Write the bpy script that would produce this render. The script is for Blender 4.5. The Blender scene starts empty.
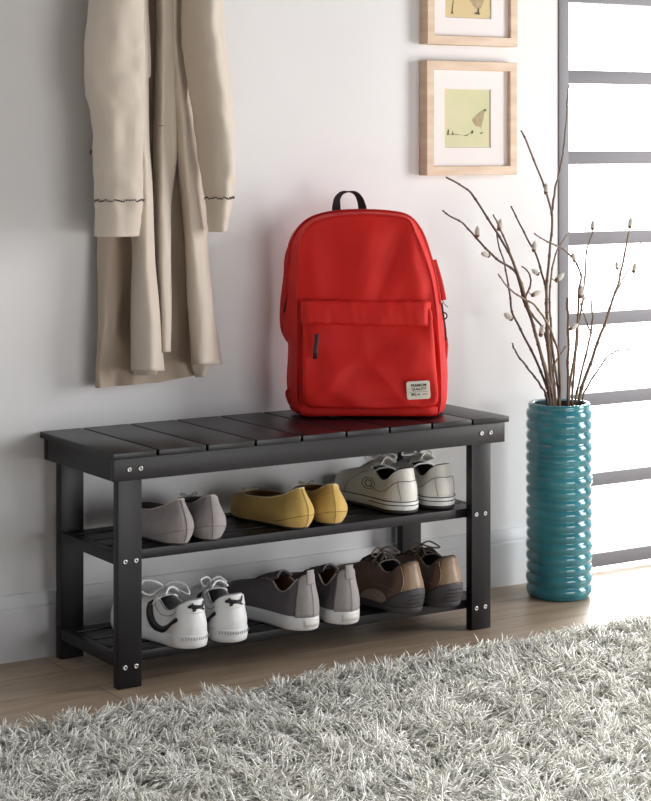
import bpy, bmesh, math, random
import numpy as np
from mathutils import Vector, noise, geometry
random.seed(7); rng = np.random.default_rng(7)
S = bpy.context.scene
COL = S.collection
PI = math.pi

# ------------------------------------------------------------------ camera
F, YAW, HOR = 1940.7, 0.5673, 143.0
CAM = Vector((-1.6027, -3.5725, 1.024))
cd = bpy.data.cameras.new('camera'); cam = bpy.data.objects.new('camera', cd); COL.objects.link(cam)
cam.location = CAM; cam.rotation_euler = (PI/2, 0, -YAW)
cd.sensor_fit = 'HORIZONTAL'; cd.sensor_width = 36; cd.lens = F/651*36
cd.shift_y = -(400.5-HOR)/651; cd.clip_start = .05
S.camera = cam

# ------------------------------------------------------------------ light
S.view_settings.view_transform = 'Standard'; S.view_settings.look = 'None'
S.view_settings.gamma = 1; S.view_settings.exposure = 0.0
W = bpy.data.worlds.new('world'); S.world = W; W.use_nodes = True
nt = W.node_tree; nt.nodes.clear()
out = nt.nodes.new('ShaderNodeOutputWorld'); bg = nt.nodes.new('ShaderNodeBackground')
geo = nt.nodes.new('ShaderNodeTexCoord'); sep = nt.nodes.new('ShaderNodeSeparateXYZ')
mr = nt.nodes.new('ShaderNodeMapRange'); mr.inputs['From Min'].default_value = -.15; mr.inputs['From Max'].default_value = .15
mix = nt.nodes.new('ShaderNodeMix'); mix.data_type = 'RGBA'
mix.inputs[6].default_value = (.17, .17, .172, 1)      # the dim side of the room, behind the viewer
mix.inputs[7].default_value = (3.3, 3.3, 3.33, 1)     # daylight beyond the window
nt.links.new(geo.outputs['Generated'], sep.inputs[0]); nt.links.new(sep.outputs['Y'], mr.inputs['Value'])
nt.links.new(mr.outputs[0], mix.inputs[0]); nt.links.new(mix.outputs[2], bg.inputs[0]); nt.links.new(bg.outputs[0], out.inputs[0])

def area(name, loc, target, sx, sy, power, color=(1, 1, 1)):
    l = bpy.data.lights.new(name, 'AREA'); l.shape = 'RECTANGLE'; l.size = sx; l.size_y = sy; l.energy = power; l.color = color
    o = bpy.data.objects.new(name, l); COL.objects.link(o); o.location = loc
    o.rotation_euler = (Vector(target)-Vector(loc)).to_track_quat('-Z', 'Y').to_euler()
    return o
area('side_window_light', (3.0, -1.62, .98), (.4, -.1, .55), .9, 1.6, 64, (1, .992, .98))
sl = bpy.data.lights.new('low_sun', 'SUN'); sl.energy = 12.0; sl.angle = math.radians(45); sl.color = (1, .98, .95)
so = bpy.data.objects.new('low_sun', sl); COL.objects.link(so); so.rotation_euler = Vector((-.66, -.70, -.48)).to_track_quat('-Z', 'Y').to_euler()
area('low_front_fill', (1.2, -3.6, .50), (.3, 0, .30), 1.8, .8, 30, (1, 1, 1))  # added soft fill, brightens the wall between the shelves

# ------------------------------------------------------------------ helpers
def ray(px, py):
    fw = Vector((math.sin(YAW), math.cos(YAW), 0)); rt = Vector((math.cos(YAW), -math.sin(YAW), 0))
    return fw+rt*((px-325.5)/F)+Vector((0, 0, (HOR-py)/F))
def at(px, py, Y):
    """world point on the vertical plane y=Y"""
    r = ray(px, py); return CAM+r*((Y-CAM.y)/r.y)

def tag(o, label, cat, group=None, kind=None):
    if label: o['label'] = label
    if cat: o['category'] = cat
    if group: o['group'] = group
    if kind: o['kind'] = kind
    return o
def empty(name, loc, label, cat, group=None, rz=0):
    o = bpy.data.objects.new(name, None); COL.objects.link(o); o.location = loc; o.rotation_euler = (0, 0, rz)
    o.empty_display_size = .05
    return tag(o, label, cat, group)

class MB:
    def __init__(s): s.v = []; s.f = []
    def add(s, v, f):
        n = len(s.v); s.v += [tuple(p) for p in v]; s.f += [tuple(i+n for i in q) for q in f]; return s
    def box(s, a, b, bevel=0):
        x0, y0, z0 = a; x1, y1, z1 = b
        if bevel:
            bm = bmesh.new()
            vs = [bm.verts.new(p) for p in ((x0,y0,z0),(x1,y0,z0),(x1,y1,z0),(x0,y1,z0),(x0,y0,z1),(x1,y0,z1),(x1,y1,z1),(x0,y1,z1))]
            for q in ((0,3,2,1),(4,5,6,7),(0,1,5,4),(1,2,6,5),(2,3,7,6),(3,0,4,7)): bm.faces.new([vs[i] for i in q])
            bmesh.ops.bevel(bm, geom=bm.edges[:], offset=bevel, segments=2, profile=.6, affect='EDGES')
            bm.verts.index_update()
            s.add([v.co for v in bm.verts], [[v.index for v in f.verts] for f in bm.faces]); bm.free(); return s
        return s.add([(x0,y0,z0),(x1,y0,z0),(x1,y1,z0),(x0,y1,z0),(x0,y0,z1),(x1,y0,z1),(x1,y1,z1),(x0,y1,z1)],
              [(0,3,2,1),(4,5,6,7),(0,1,5,4),(1,2,6,5),(2,3,7,6),(3,0,4,7)])
    def loft(s, rings, closed=True, cap0=False, cap1=False, flip=False):
        n = len(rings[0]); v = [p for r in rings for p in r]; f = []
        for i in range(len(rings)-1):
            for j in range(n if closed else n-1):
                k = (j+1) % n; q = (i*n+j, i*n+k, (i+1)*n+k, (i+1)*n+j); f.append(q[::-1] if flip else q)
        if cap0: f.append(tuple(range(n)) if flip else tuple(range(n))[::-1])
        if cap1:
            c = tuple((len(rings)-1)*n+i for i in range(n)); f.append(c[::-1] if flip else c)
        return s.add(v, f)
    def tube(s, pts, r, n=8, closed=False, flat=None):
        """flat=(width,thick,up): ribbon-like section"""
        pts = [Vector(p) for p in pts]; m = len(pts); rings = []; prev = None
        for i, p in enumerate(pts):
            t = (pts[(i+1) % m if closed else min(i+1, m-1)]-pts[(i-1) % m if closed else max(i-1, 0)])
            if t.length < 1e-9: t = Vector((0, 0, 1))
            t.normalize()
            if prev is None:
                a = Vector((0, 0, 1)) if abs(t.z) < .9 else Vector((1, 0, 0)); nrm = t.cross(a).normalized()
            else:
                nrm = (prev-t*prev.dot(t)); nrm = nrm.normalized() if nrm.length > 1e-6 else t.orthogonal().normalized()
            prev = nrm; bn = t.cross(nrm)
            rr = r[i] if isinstance(r, (list, tuple)) else r
            if flat:
                up = Vector(flat[2]); sd = t.cross(up); sd = sd.normalized() if sd.length > 1e-6 else nrm; u2 = sd.cross(t)
                rings.append([p+sd*(flat[0]/2*sgnpow(math.cos(2*PI*k/n)))+u2*(flat[1]/2*sgnpow(math.sin(2*PI*k/n))) for k in range(n)])
            else: rings.append([p+nrm*rr*math.cos(2*PI*k/n)+bn*rr*math.sin(2*PI*k/n) for k in range(n)])
        if closed: rings.append(rings[0])
        return s.loft(rings, True, not closed, not closed)
    def build(s, name, mat, parent=None, smooth=True, world=False, weld=False):
        me = bpy.data.meshes.new(name); off = Vector(parent.location) if (world and parent) else Vector((0, 0, 0))
        me.from_pydata([(p[0]-off.x, p[1]-off.y, p[2]-off.z) for p in s.v], [], s.f)
        me.materials.append(mat)
        bm = bmesh.new(); bm.from_mesh(me)
        if weld: bmesh.ops.remove_doubles(bm, verts=bm.verts, dist=1e-5)
        bmesh.ops.recalc_face_normals(bm, faces=bm.faces); bm.to_mesh(me); bm.free()
        me.polygons.foreach_set('use_smooth', [smooth]*len(me.polygons)); me.update()
        o = bpy.data.objects.new(name, me); COL.objects.link(o)
        if parent: o.parent = parent
        return o
def sgnpow(x, e=.45): return math.copysign(abs(x)**e, x)
def sharp(o, ang=35):
    me = o.data; me.polygons.foreach_set('use_smooth', [True]*len(me.polygons)); me.set_sharp_from_angle(angle=math.radians(ang)); return o
def solid(o, t, offset=0):
    m = o.modifiers.new('solidify', 'SOLIDIFY'); m.thickness = t; m.offset = offset; return o
def subsurf(o, n=1):
    m = o.modifiers.new('subsurf', 'SUBSURF'); m.levels = n; m.render_levels = n; return o
def cr(pts, n, closed=False):
    """catmull-rom resample to n points, by segment"""
    P = [Vector(p) for p in pts]; m = len(P); res = []
    segs = m if closed else m-1
    for i in range(n):
        t = i/n*segs if closed else i/(n-1)*segs
        k = min(int(t), segs-1); u = t-k
        g = (lambda j: P[j % m]) if closed else (lambda j: P[max(0, min(m-1, j))])
        a, b, c, d = g(k-1), g(k), g(k+1), g(k+2)
        res.append(.5*((2*b)+(c-a)*u+(2*a-5*b+4*c-d)*u*u+(3*b-a-3*c+d)*u**3))
    return res
def it(tab, x):
    return float(np.interp(x, [a for a, b in tab], [b for a, b in tab]))
def sit(tab, x):
    """smooth interpolation of a table"""
    xs = [a for a, b in tab]
    if x <= xs[0]: return tab[0][1]
    if x >= xs[-1]: return tab[-1][1]
    k = max(i for i in range(len(xs)-1) if xs[i] <= x); u = (x-xs[k])/(xs[k+1]-xs[k])
    g = lambda j: tab[max(0, min(len(tab)-1, j))][1]
    a, b, c, d = g(k-1), g(k), g(k+1), g(k+2)
    return .5*(2*b+(c-a)*u+(2*a-5*b+4*c-d)*u*u+(3*b-a-3*c+d)*u**3)

# ------------------------------------------------------------------ materials
def mat(name, col, rough=.6, var=.0, vscale=30, bump=0, bscale=200, metal=0, spec=.5, coat=0, sheen=0, detail=4, col2=None, stretch=None, weave=0):
    m = bpy.data.materials.new(name); m.use_nodes = True; N = m.node_tree; b = N.nodes['Principled BSDF']
    b.inputs['Roughness'].default_value = rough; b.inputs['Metallic'].default_value = metal
    b.inputs['Specular IOR Level'].default_value = spec; b.inputs['Coat Weight'].default_value = coat; b.inputs['Coat Roughness'].default_value = .08
    b.inputs['Sheen Weight'].default_value = sheen
    b.inputs['Base Color'].default_value = (*col, 1)
    tc = N.nodes.new('ShaderNodeTexCoord'); vec = tc.outputs['Object']
    if stretch:
        mp = N.nodes.new('ShaderNodeMapping'); mp.inputs['Scale'].default_value = stretch; N.links.new(vec, mp.inputs[0]); vec = mp.outputs[0]
    if var or col2:
        n = N.nodes.new('ShaderNodeTexNoise'); n.inputs['Scale'].default_value = vscale; n.inputs['Detail'].default_value = detail
        r = N.nodes.new('ShaderNodeValToRGB'); c2 = col2 or tuple(c*(1-var) for c in col)
        r.color_ramp.elements[0].position = .35; r.color_ramp.elements[1].position = .65
        r.color_ramp.elements[0].color = (*c2, 1); r.color_ramp.elements[1].color = (*[min(1, c*(1+var)) for c in col], 1)
        N.links.new(vec, n.inputs['Vector']); N.links.new(n.outputs['Fac'], r.inputs[0]); N.links.new(r.outputs[0], b.inputs['Base Color'])
    if bump:
        n2 = N.nodes.new('ShaderNodeTexNoise'); n2.inputs['Scale'].default_value = bscale; n2.inputs['Detail'].default_value = 3
        bp = N.nodes.new('ShaderNodeBump'); bp.inputs['Strength'].default_value = bump; bp.inputs['Distance'].default_value = .002
        N.links.new(vec, n2.inputs['Vector']); N.links.new(n2.outputs['Fac'], bp.inputs['Height']); N.links.new(bp.outputs[0], b.inputs['Normal'])
    return m
def s2l(r, g, b): return tuple(((c/255)/12.92 if c/255 < .04045 else ((c/255+.055)/1.055)**2.4) for c in (r, g, b))

M = {}
M['wall'] = mat('plaster', s2l(230, 230, 232), .75, .015, 2.5, .35, 9)
M['trim'] = mat('trim_paint', s2l(222, 223, 226), .5)
M['bench'] = mat('espresso_paint', s2l(18, 16, 21), .34, .10, 3, .12, 60, spec=.38, stretch=(1, 8, 1))
M['bench_rail'] = mat('espresso_rail_paint', s2l(18, 16, 21), .38, .08, 3, .1, 60, spec=.36)
M['steel'] = mat('screw_steel', (.6, .6, .61), .35, metal=1)
M['hole'] = mat('socket_dark', (.03, .03, .03), .6)
M['window'] = mat('window_hazed_grey', s2l(118, 117, 124), .5)  # dark bars lightened to a grey that carries the window haze
M['teal'] = mat('teal_glaze', s2l(56, 134, 144), .14, vscale=14, spec=.5, coat=.5, col2=s2l(36, 108, 122), stretch=(1, 1, .5))
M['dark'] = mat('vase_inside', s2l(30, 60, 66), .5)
M['twig'] = mat('willow_bark', s2l(104, 70, 62), .6, .0, 25, .4, 300, col2=s2l(116, 104, 78))
M['twig_dark'] = mat('willow_bark_dark', s2l(72, 56, 54), .6, .0, 25, .4, 300, col2=s2l(92, 66, 58))
M['catkin'] = mat('catkin_fur', s2l(208, 205, 196), .95, .12, 200, .8, 900, sheen=.6)
M['scale'] = mat('bud_scale', s2l(110, 84, 62), .5)
M['frame'] = mat('limed_wood', s2l(224, 202, 180), .55, vscale=9, bump=.25, bscale=60, col2=s2l(208, 180, 154), stretch=(1, 1, 5))
M['mount'] = mat('mount_board', s2l(236, 230, 230), .8)
M['print_green'] = mat('print_green', s2l(216, 209, 176), .8, vscale=9, col2=s2l(206, 206, 166))
M['print_ochre'] = mat('print_ochre', s2l(210, 198, 148), .8, vscale=9, col2=s2l(216, 190, 150))
M['bird'] = mat('print_bird', s2l(188, 166, 136), .8, vscale=60, col2=s2l(162, 150, 118))
M['ink'] = mat('print_ink', s2l(92, 88, 64), .8)
M['red'] = mat('red_canvas', s2l(208, 30, 24), .6, .04, 12, .3, 900, spec=.3)
M['red_dark'] = mat('red_webbing', s2l(196, 20, 18), .6, .05, 30, .3, 900)
M['black_web'] = mat('black_webbing', s2l(28, 28, 34), .7, bump=.6, bscale=700)
M['rubber'] = mat('black_rubber', s2l(34, 36, 40), .5)
M['patch'] = mat('patch_white', s2l(226, 222, 208), .6, bump=.2, bscale=600)
M['print'] = mat('patch_ink', s2l(50, 48, 52), .7)
M['coat'] = mat('beige_gabardine', s2l(210, 199, 186), .75, .02, 6, .3, 500, sheen=.1)
M['coat_in_shade'] = mat('coat_lining_shaded', s2l(178, 162, 146), .8, .03, 8)  # lining colour, darkened to hold the shade inside the coat
M['stitch'] = mat('dark_stitch', s2l(60, 50, 46), .8)
M['coat_button'] = mat('coat_button', s2l(92, 78, 66), .4)

def floor_mat():
    m = bpy.data.materials.new('washed_oak_planks'); m.use_nodes = True; N = m.node_tree; b = N.nodes['Principled BSDF']
    tc = N.nodes.new('ShaderNodeTexCoord')
    br = N.nodes.new('ShaderNodeTexBrick'); br.inputs['Scale'].default_value = 1; br.inputs['Brick Width'].default_value = 1.25; br.inputs['Row Height'].default_value = .128
    br.inputs['Mortar Size'].default_value = .0012; br.inputs['Mortar Smooth'].default_value = .2; br.inputs['Bias'].default_value = 0; br.offset = .37
    br.inputs['Color1'].default_value = (*s2l(180, 160, 138), 1); br.inputs['Color2'].default_value = (*s2l(164, 145, 124), 1); br.inputs['Mortar'].default_value = (*s2l(96, 78, 60), 1)
    N.links.new(tc.outputs['Object'], br.inputs[0])
    mp = N.nodes.new('ShaderNodeMapping'); mp.inputs['Scale'].default_value = (1.4, 16, 1); N.links.new(tc.outputs['Object'], mp.inputs[0])
    n = N.nodes.new('ShaderNodeTexNoise'); n.inputs['Scale'].default_value = 3; n.inputs['Detail'].default_value = 8; n.inputs['Roughness'].default_value = .62; n.inputs['Distortion'].default_value = .6
    N.links.new(mp.outputs[0], n.inputs['Vector'])
    r = N.nodes.new('ShaderNodeValToRGB'); r.color_ramp.elements[0].position = .32; r.color_ramp.elements[1].position = .68
    r.color_ramp.elements[0].color = (.66, .63, .6, 1); r.color_ramp.elements[1].color = (1.08, 1.08, 1.08, 1)
    N.links.new(n.outputs['Fac'], r.inputs[0])
    mx = N.nodes.new('ShaderNodeMix'); mx.data_type = 'RGBA'; mx.blend_type = 'MULTIPLY'; mx.inputs[0].default_value = .85
    N.links.new(br.outputs['Color'], mx.inputs[6]); N.links.new(r.outputs[0], mx.inputs[7]); N.links.new(mx.outputs[2], b.inputs['Base Color'])
    b.inputs['Roughness'].default_value = .38
    bp = N.nodes.new('ShaderNodeBump'); bp.inputs['Strength'].default_value = .15; bp.inputs['Distance'].default_value = .002
    N.links.new(n.outputs['Fac'], bp.inputs['Height']); N.links.new(bp.outputs[0], b.inputs['Normal'])
    return m
M['floor'] = floor_mat()
def pile_mat():
    m = bpy.data.materials.new('rug_yarn'); m.use_nodes = True; N = m.node_tree; b = N.nodes['Principled BSDF']
    a = N.nodes.new('ShaderNodeAttribute'); a.attribute_name = 'yarn'
    r = N.nodes.new('ShaderNodeValToRGB'); cr_ = r.color_ramp
    cr_.elements[0].color = (*s2l(176, 174, 168), 1); cr_.elements[1].position = 1; cr_.elements[1].color = (*s2l(250, 249, 245), 1)
    for p, c in ((.12, s2l(205, 202, 194)), (.35, s2l(230, 228, 221)), (.55, s2l(222, 222, 208)), (.75, s2l(243, 241, 236))):
        e = cr_.elements.new(p); e.color = (*c, 1)
    N.links.new(a.outputs['Fac'], r.inputs[0]); N.links.new(r.outputs[0], b.inputs['Base Color'])
    b.inputs['Roughness'].default_value = .7; b.inputs['Sheen Weight'].default_value = .2
    return m
M['pile'] = pile_mat(); M['rug_base'] = mat('rug_backing', s2l(150, 146, 138), .9)
def glass_mat():
    m = bpy.data.materials.new('window_glass'); m.use_nodes = True; N = m.node_tree; N.nodes.clear()
    o = N.nodes.new('ShaderNodeOutputMaterial'); t = N.nodes.new('ShaderNodeBsdfTransparent'); g = N.nodes.new('ShaderNodeBsdfGlossy'); g.inputs['Roughness'].default_value = .02
    mx = N.nodes.new('ShaderNodeMixShader'); mx.inputs[0].default_value = .05
    N.links.new(t.outputs[0], mx.inputs[1]); N.links.new(g.outputs[0], mx.inputs[2]); N.links.new(mx.outputs[0], o.inputs[0]); return m
M['glass'] = glass_mat()

# ------------------------------------------------------------------ the room
MB().add([(-3, -4.5, 0), (4.2, -4.5, 0), (4.2, .12, 0), (-3, .12, 0)], [(0, 1, 2, 3)]).build('floor', M['floor'], None, False)['kind'] = 'structure'
wb = MB()                                       # back wall with the tall window opening
WX0, WX1, WZ1 = 1.325, 2.45, 2.35
wb.box((-3, 0, 0), (WX0, .12, 2.7)); wb.box((WX0, 0, WZ1), (WX1, .12, 2.7)); wb.box((WX1, 0, 0), (4.2, .12, 2.7))
wb.build('wall_back', M['wall'], None, False)['kind'] = 'structure'
def profile_board(x0, x1):
    pr = [(-.0001, 0), (-.013, 0), (-.013, .098), (-.0115, .1005), (-.0095, .1015), (-.0095, .104), (-.011, .1055), (-.0105, .112), (-.007, .121), (-.0055, .129), (-.0001, .131)]
    return MB().loft([[(x0, a, b) for a, b in pr], [(x1, a, b) for a, b in pr]], True, True, True)
sharp(profile_board(-3, 1.318).build('baseboard_back', M['trim'], None), 30)['kind'] = 'structure'
sharp(profile_board(WX1, 4.2).build('baseboard_right', M['trim'], None), 30)['kind'] = 'structure'
win = bpy.data.objects.new('window_1', None); COL.objects.link(win); win.location = (WX0, 0, 0); win['kind'] = 'structure'
fb = MB()
fb.box((WX0+.0005, -.004, .008), (WX0+.03, .03, WZ1), .002); fb.box((WX1-.04, -.004, .008), (WX1-.0005, .03, WZ1), .002); fb.box((WX0+.03, -.004, WZ1-.04), (WX1-.04, .03, WZ1), .002)
sharp(fb.build('window_frame', M['window'], win, world=True))
for k in range(12):
    zc = .0250+.1928*k
    sharp(MB().box((WX0+.03, 0, zc-.0175 if k == 0 else zc-.0155), (WX1-.04, .022, zc+.0155), .0015).build('glazing_bar', M['window'], win, world=True))
for k in range(12):
    z0 = .0250+.1928*k+.0155; z1 = min(z0+.1618, WZ1-.04)
    if z1 > z0: MB().box((WX0+.03, .010, z0), (WX1-.04, .013, z1)).build('pane', M['glass'], win, False, world=True)

# ------------------------------------------------------------------ the rug
RY = -.474
rug = empty('shaggy_rug', (.5, -1.2, 0), 'pale grey shag rug with long loose yarn on the wood floor', 'rug')
RX0, RX1, RY1 = -1.25, 1.95, -2.1
MB().box((RX0, RY1, .001), (RX1, RY, .010)).build('rug_backing', M['rug_base'], rug, False, world=True)
def pile():
    n1 = 105000
    xs = rng.uniform(RX0+.01, RX1-.01, n1); ys = RY-.012-(RY-RY1-.03)*rng.uniform(0, 1, n1)**1.35
    # thin out what lies behind the viewer's reach, keep the near part dense
    Q = 4; L = rng.uniform(.034, .054, n1)
    # tufts share a direction
    tx = np.zeros(n1); ty = np.zeros(n1)
    gx = np.floor(xs/.028+rng.normal(0, .22, n1)); gy = np.floor(ys/.028+rng.normal(0, .22, n1))
    h = np.sin(gx*127.1+gy*311.7)*43758.5453; h = h-np.floor(h); h2 = np.sin(gx*269.5+gy*183.3)*23421.631; h2 = h2-np.floor(h2)
    ang = h*2*PI+rng.normal(0, .55, n1); lean = .60+.70*h2+rng.normal(0, .18, n1)
    dx = np.cos(ang)*np.sin(lean); dy = np.sin(ang)*np.sin(lean); dz = np.abs(np.cos(lean))*.8+.12
    ca = rng.uniform(0, 2*PI, n1); cx = np.cos(ca)*.35; cy = np.sin(ca)*.35
    wd = rng.uniform(.0013, .0024, n1)
    V = np.zeros((n1, Q*3+1, 3))
    for q in range(Q+1):
        t = q/Q
        px = xs+L*(dx*t+cx*t*t*.6); py = ys+L*(dy*t+cy*t*t*.6); pz = .009+L*(dz*t-.30*t*t*np.abs(np.sin(lean)))
        if q == Q: V[:, Q*3] = np.stack([px, py, pz], 1); break
        r = wd*(1-.12*t)
        for k in range(3):
            a = 2*PI*k/3+h*6+t*1.5
            V[:, q*3+k] = np.stack([px+r*np.cos(a), py+r*np.sin(a), pz+r*.5*np.sin(a*2)], 1)
    fs = []
    for q in range(Q-1):
        for k in range(3):
            k2 = (k+1) % 3; fs += [[q*3+k, q*3+k2, (q+1)*3+k2], [q*3+k, (q+1)*3+k2, (q+1)*3+k]]
    for k in range(3): fs.append([(Q-1)*3+k, (Q-1)*3+(k+1) % 3, Q*3])
    fs = np.array(fs); nv = Q*3+1
    FA = (fs[None]+(np.arange(n1)*nv)[:, None, None]).reshape(-1)
    me = bpy.data.meshes.new('pile'); me.vertices.add(n1*nv); me.vertices.foreach_set('co', (V-np.array([.5, -1.2, 0])).reshape(-1).astype(np.float32))
    nf = len(FA)//3; me.loops.add(len(FA)); me.loops.foreach_set('vertex_index', FA.astype(np.int32))
    me.polygons.add(nf); me.polygons.foreach_set('loop_start', np.arange(0, nf*3, 3, dtype=np.int32))
    me.update(calc_edges=True)
    me.polygons.foreach_set('use_smooth', np.ones(nf, dtype=bool))
    at_ = me.attributes.new('yarn', 'FLOAT', 'POINT'); at_.data.foreach_set('value', np.repeat(rng.uniform(0, 1, n1), nv).astype(np.float32))
    me.materials.append(M['pile']); o = bpy.data.objects.new('pile', me); COL.objects.link(o); o.parent = rug; o['kind'] = 'stuff'
pile()

# ------------------------------------------------------------------ the bench
BX0, BX1, TZ = -.004, .9215, .449
bench = empty('shoe_bench', (.458, -.17, 0), 'near-black wooden shoe bench with slatted top and two shelves', 'shoe bench')
gaps = [.0890, .1950, .3022, .4075, .5120, .6165, .7220, .8255]
ed = [BX0]+gaps+[BX1]
for i in range(9):
    a, b = ed[i]+(.0025 if i else 0), ed[i+1]-(.0025 if i < 8 else 0)
    sharp(MB().box((a, -.332, TZ-.013), (b, -.003, TZ), .0025).build('top_slat', M['bench'], bench, world=True), 50)
def bpart(name, a, b, bev=.0015): return sharp(MB().box(a, b, bev).build(name, M['bench_rail'], bench, world=True), 50)
AZ0, AZ1 = .393, TZ-.0131
bpart('front_apron', (.004, -.319, AZ0), (.9195, -.3022, AZ1)); bpart('rear_apron', (.004, -.0245, AZ0), (.9195, -.006, AZ1))
bpart('side_apron', (.004, -.3020, AZ0), (.0205, -.0247, AZ1)); bpart('side_apron', (.9030, -.3020, AZ0), (.9195, -.0247, AZ1))
for x0, x1 in ((.0210, .0712), (.8455, .8955)):
    bpart('leg', (x0, -.3018, 0), (x1, -.281, AZ1-.0002), .002); bpart('leg', (x0, -.048, 0), (x1, -.0250, AZ1-.0002), .002)
for z0, z1 in ((.2345, .2535), (.0425, .0610)):
    bpart('shelf_side_rail', (.0214, -.2808, z0-.003), (.0400, -.0482, z1-.0005)); bpart('shelf_side_rail', (.8768, -.2808, z0-.003), (.8952, -.0482, z1-.0005))
    for k, (ya, yb) in enumerate(((-.2806, -.226), (-.214, -.160), (-.148, -.094), (-.082, -.0485))):
        bpart('shelf_slat', (.0402, ya, z0 if k == 0 else z1-.012), (.8766, yb, z1))
def screw(x, y, z):
    ring = [[(x+r*math.cos(2*PI*k/16), y-d, z+r*math.sin(2*PI*k/16)) for k in range(16)] for r, d in ((.0048, 0), (.0050, .0012), (.0036, .0022), (.0020, .0021), (.0019, .0005))]
    o = MB().loft(ring).build('screw', M['steel'], bench, world=True)
    h = MB().add([(x+.002*math.cos(2*PI*k/6)-bench.location.x, y-.0006-bench.location.y, z+.002*math.sin(2*PI*k/6)) for k in range(6)], [tuple(range(6))]).build('socket', M['hole'], o, False)
for x, z in ((.0355, .4142), (.0592, .4142), (.858, .4155), (.8815, .4155)): screw(x, -.319, z)
for x, z in ((.0355, .2385), (.0585, .2385), (.0355, .0400), (.0585, .0400), (.857, .2430), (.880, .2430), (.857, .0455), (.880, .0465)): screw(x, -.3018, z)

# ------------------------------------------------------------------ the vase
VC = Vector((1.2055, -.150, 0))
vase = empty('ribbed_vase', VC, 'tall teal glazed vase with horizontal ribs, on the floor by the window', 'vase')
prof = [(.0, .0005), (.066, .0005), (.070, .004)]
nr = 17; z0r, z1r = .006, .424; hh = (z1r-z0r)/nr
for k in range(nr):
    for j in range(8):
        t = j/8; prof.append((.0700+.0052*math.sin(PI*t)**.65*(1 if k < nr-1 else .8)+.0008*math.sin(k*2.1), z0r+hh*(k+t)))
prof += [(.0690, z1r), (.0702, .429), (.0702, .434), (.0685, .4368), (.0630, .4366), (.0600, .433)]
def lathe(pr, n=72):
    return [[(r*math.cos(2*PI*k/n), r*math.sin(2*PI*k/n), z) for k in range(n)] for r, z in pr]
MB().loft(lathe(prof)).build('vase_body', M['teal'], vase)
MB().loft(lathe([(.0600, .433), (.0592, .40), (.058, .2), (.057, .03), (.0, .03)])).build('vase_lining', M['dark'], vase)

# ------------------------------------------------------------------ willow branches
def branch(name, label, pts, r0, r1, dYtip, catkins=(), m='twig', forks=()):
    base = pts[0]; n = len(pts)
    P = [at(px, py, VC.y+(base[2] if len(base) > 2 else 0)*(1-i/(n-1))+dYtip*(i/(n-1))**1.2) for i, (px, py, *_) in enumerate(pts)]
    # reach down inside the vase
    top = P[0]; foot = Vector((VC.x+(top.x-VC.x)*.3, VC.y+(top.y-VC.y)*.3, .034))
    P = [foot, foot.lerp(top, .55)]+P
    C = cr(P, 14*len(P))
    seed = hash(label) % 97
    seed = sum(map(ord, label)) % 97
    for i, p in enumerate(C):
        k = i/len(C); C[i] = p+Vector(noise.noise_vector(Vector((seed, k*16, 3))))*.0028*min(1, k*3)
    r0 *= 1.2; r1 *= 1.6
    R = [r0+(r1-r0)*(i/(len(C)-1)) for i in range(len(C))]
    for i in range(9, len(C), 9): R[i] *= 1.35
    b = empty('willow_branch', (foot.x, foot.y, foot.z), label, 'branch')
    MB().tube(C, R, 7).build('stem', M[m], b, world=True)
    for fk in forks:
        start, end, ff = fk
        i0 = min(range(len(C)), key=lambda i: (prj(C[i])-Vector(start)).length)
        E = [C[i0]]+[at(px, py, C[i0].y+ff*(j+1)/len(end)) for j, (px, py) in enumerate(end)]
        CC = cr(E, 12*len(E)); CC = [p+Vector(noise.noise_vector(Vector((seed+5, j*.4, 1))))*.002*min(1, j/6) for j, p in enumerate(CC)]
        MB().tube(CC, [R[i0]*.8*(1-.65*j/len(CC)) for j in range(len(CC))], 6).build('side_twig', M[m], b, world=True); C = C+CC
    for (cx, cy, sz, lean) in catkins:
        sz *= 1.5; i0 = min(range(len(C)), key=lambda i: (prj(C[i])-Vector((cx, cy))).length)
        A = C[i0]; T = at(cx, cy, A.y-.002)
        d = Vector((math.sin(lean)*.8, -.1, math.cos(lean))).normalized()
        if (T-A).length > .02: A = A.lerp(T, 1-.012/(T-A).length)
        cen = T+d*sz*.15; ax = d.orthogonal().normalized(); bx = d.cross(ax)
        rings = []
        for k in range(9):
            t = k/8; rr = sz*.27*math.sin(PI*min(.999, max(.02, t)))**.6*(1-.25*t)
            rings.append([cen+d*(sz*(t-.4))+ax*rr*math.cos(2*PI*j/10)+bx*rr*math.sin(2*PI*j/10) for j in range(10)])
        c = MB().loft(rings, True, True, True).build('catkin', M['catkin'], b, world=True)
        rb = cen-d*sz*.42
        s = MB().loft([[rb+d*dd+ax*q*math.cos(2*PI*j/8)+bx*q*math.sin(2*PI*j/8) for j in range(8)] for dd, q in ((-.002, .0012), (0, sz*.17), (sz*.22, sz*.2), (sz*.3, sz*.05))], True, True, True)
        s.tube([A, rb], .0011, 6).build('bud_scale', M['scale'], c, world=False)
        for ch in c.children:
            for v in ch.data.vertices: v.co -= b.location
    return b
def prj(p):
    d = p-CAM; fw = Vector((math.sin(YAW), math.cos(YAW), 0)); rt = Vector((math.cos(YAW), -math.sin(YAW), 0)); z = d.dot(fw)
    return Vector((325.5+F*d.dot(rt)/z, HOR-F*d.z/z))
branch('b', 'dark willow branch arching up left to a tip just under the lower picture frame', [(550,403),(543,363),(534.8,330.3),(523.2,300),(521.4,290),(509.6,255.5),(494.5,228.6),(473,196.3),(460,185),(446.3,177.6)], .0036, .0012, -.10, [(499.5,227,.017,.15)], 'twig_dark')
branch('b', 'long willow branch leaning furthest left, its tip nearest the red backpack', [(552.5,403),(544,363),(527.8,307),(516,273.8),(492.4,255.5),(476,238),(462,223),(443.3,211.2)], .0035, .0011, -.04, [(477.3,234,.016,-.1),(487,255,.017,-1.3)], 'twig_dark')
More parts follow.
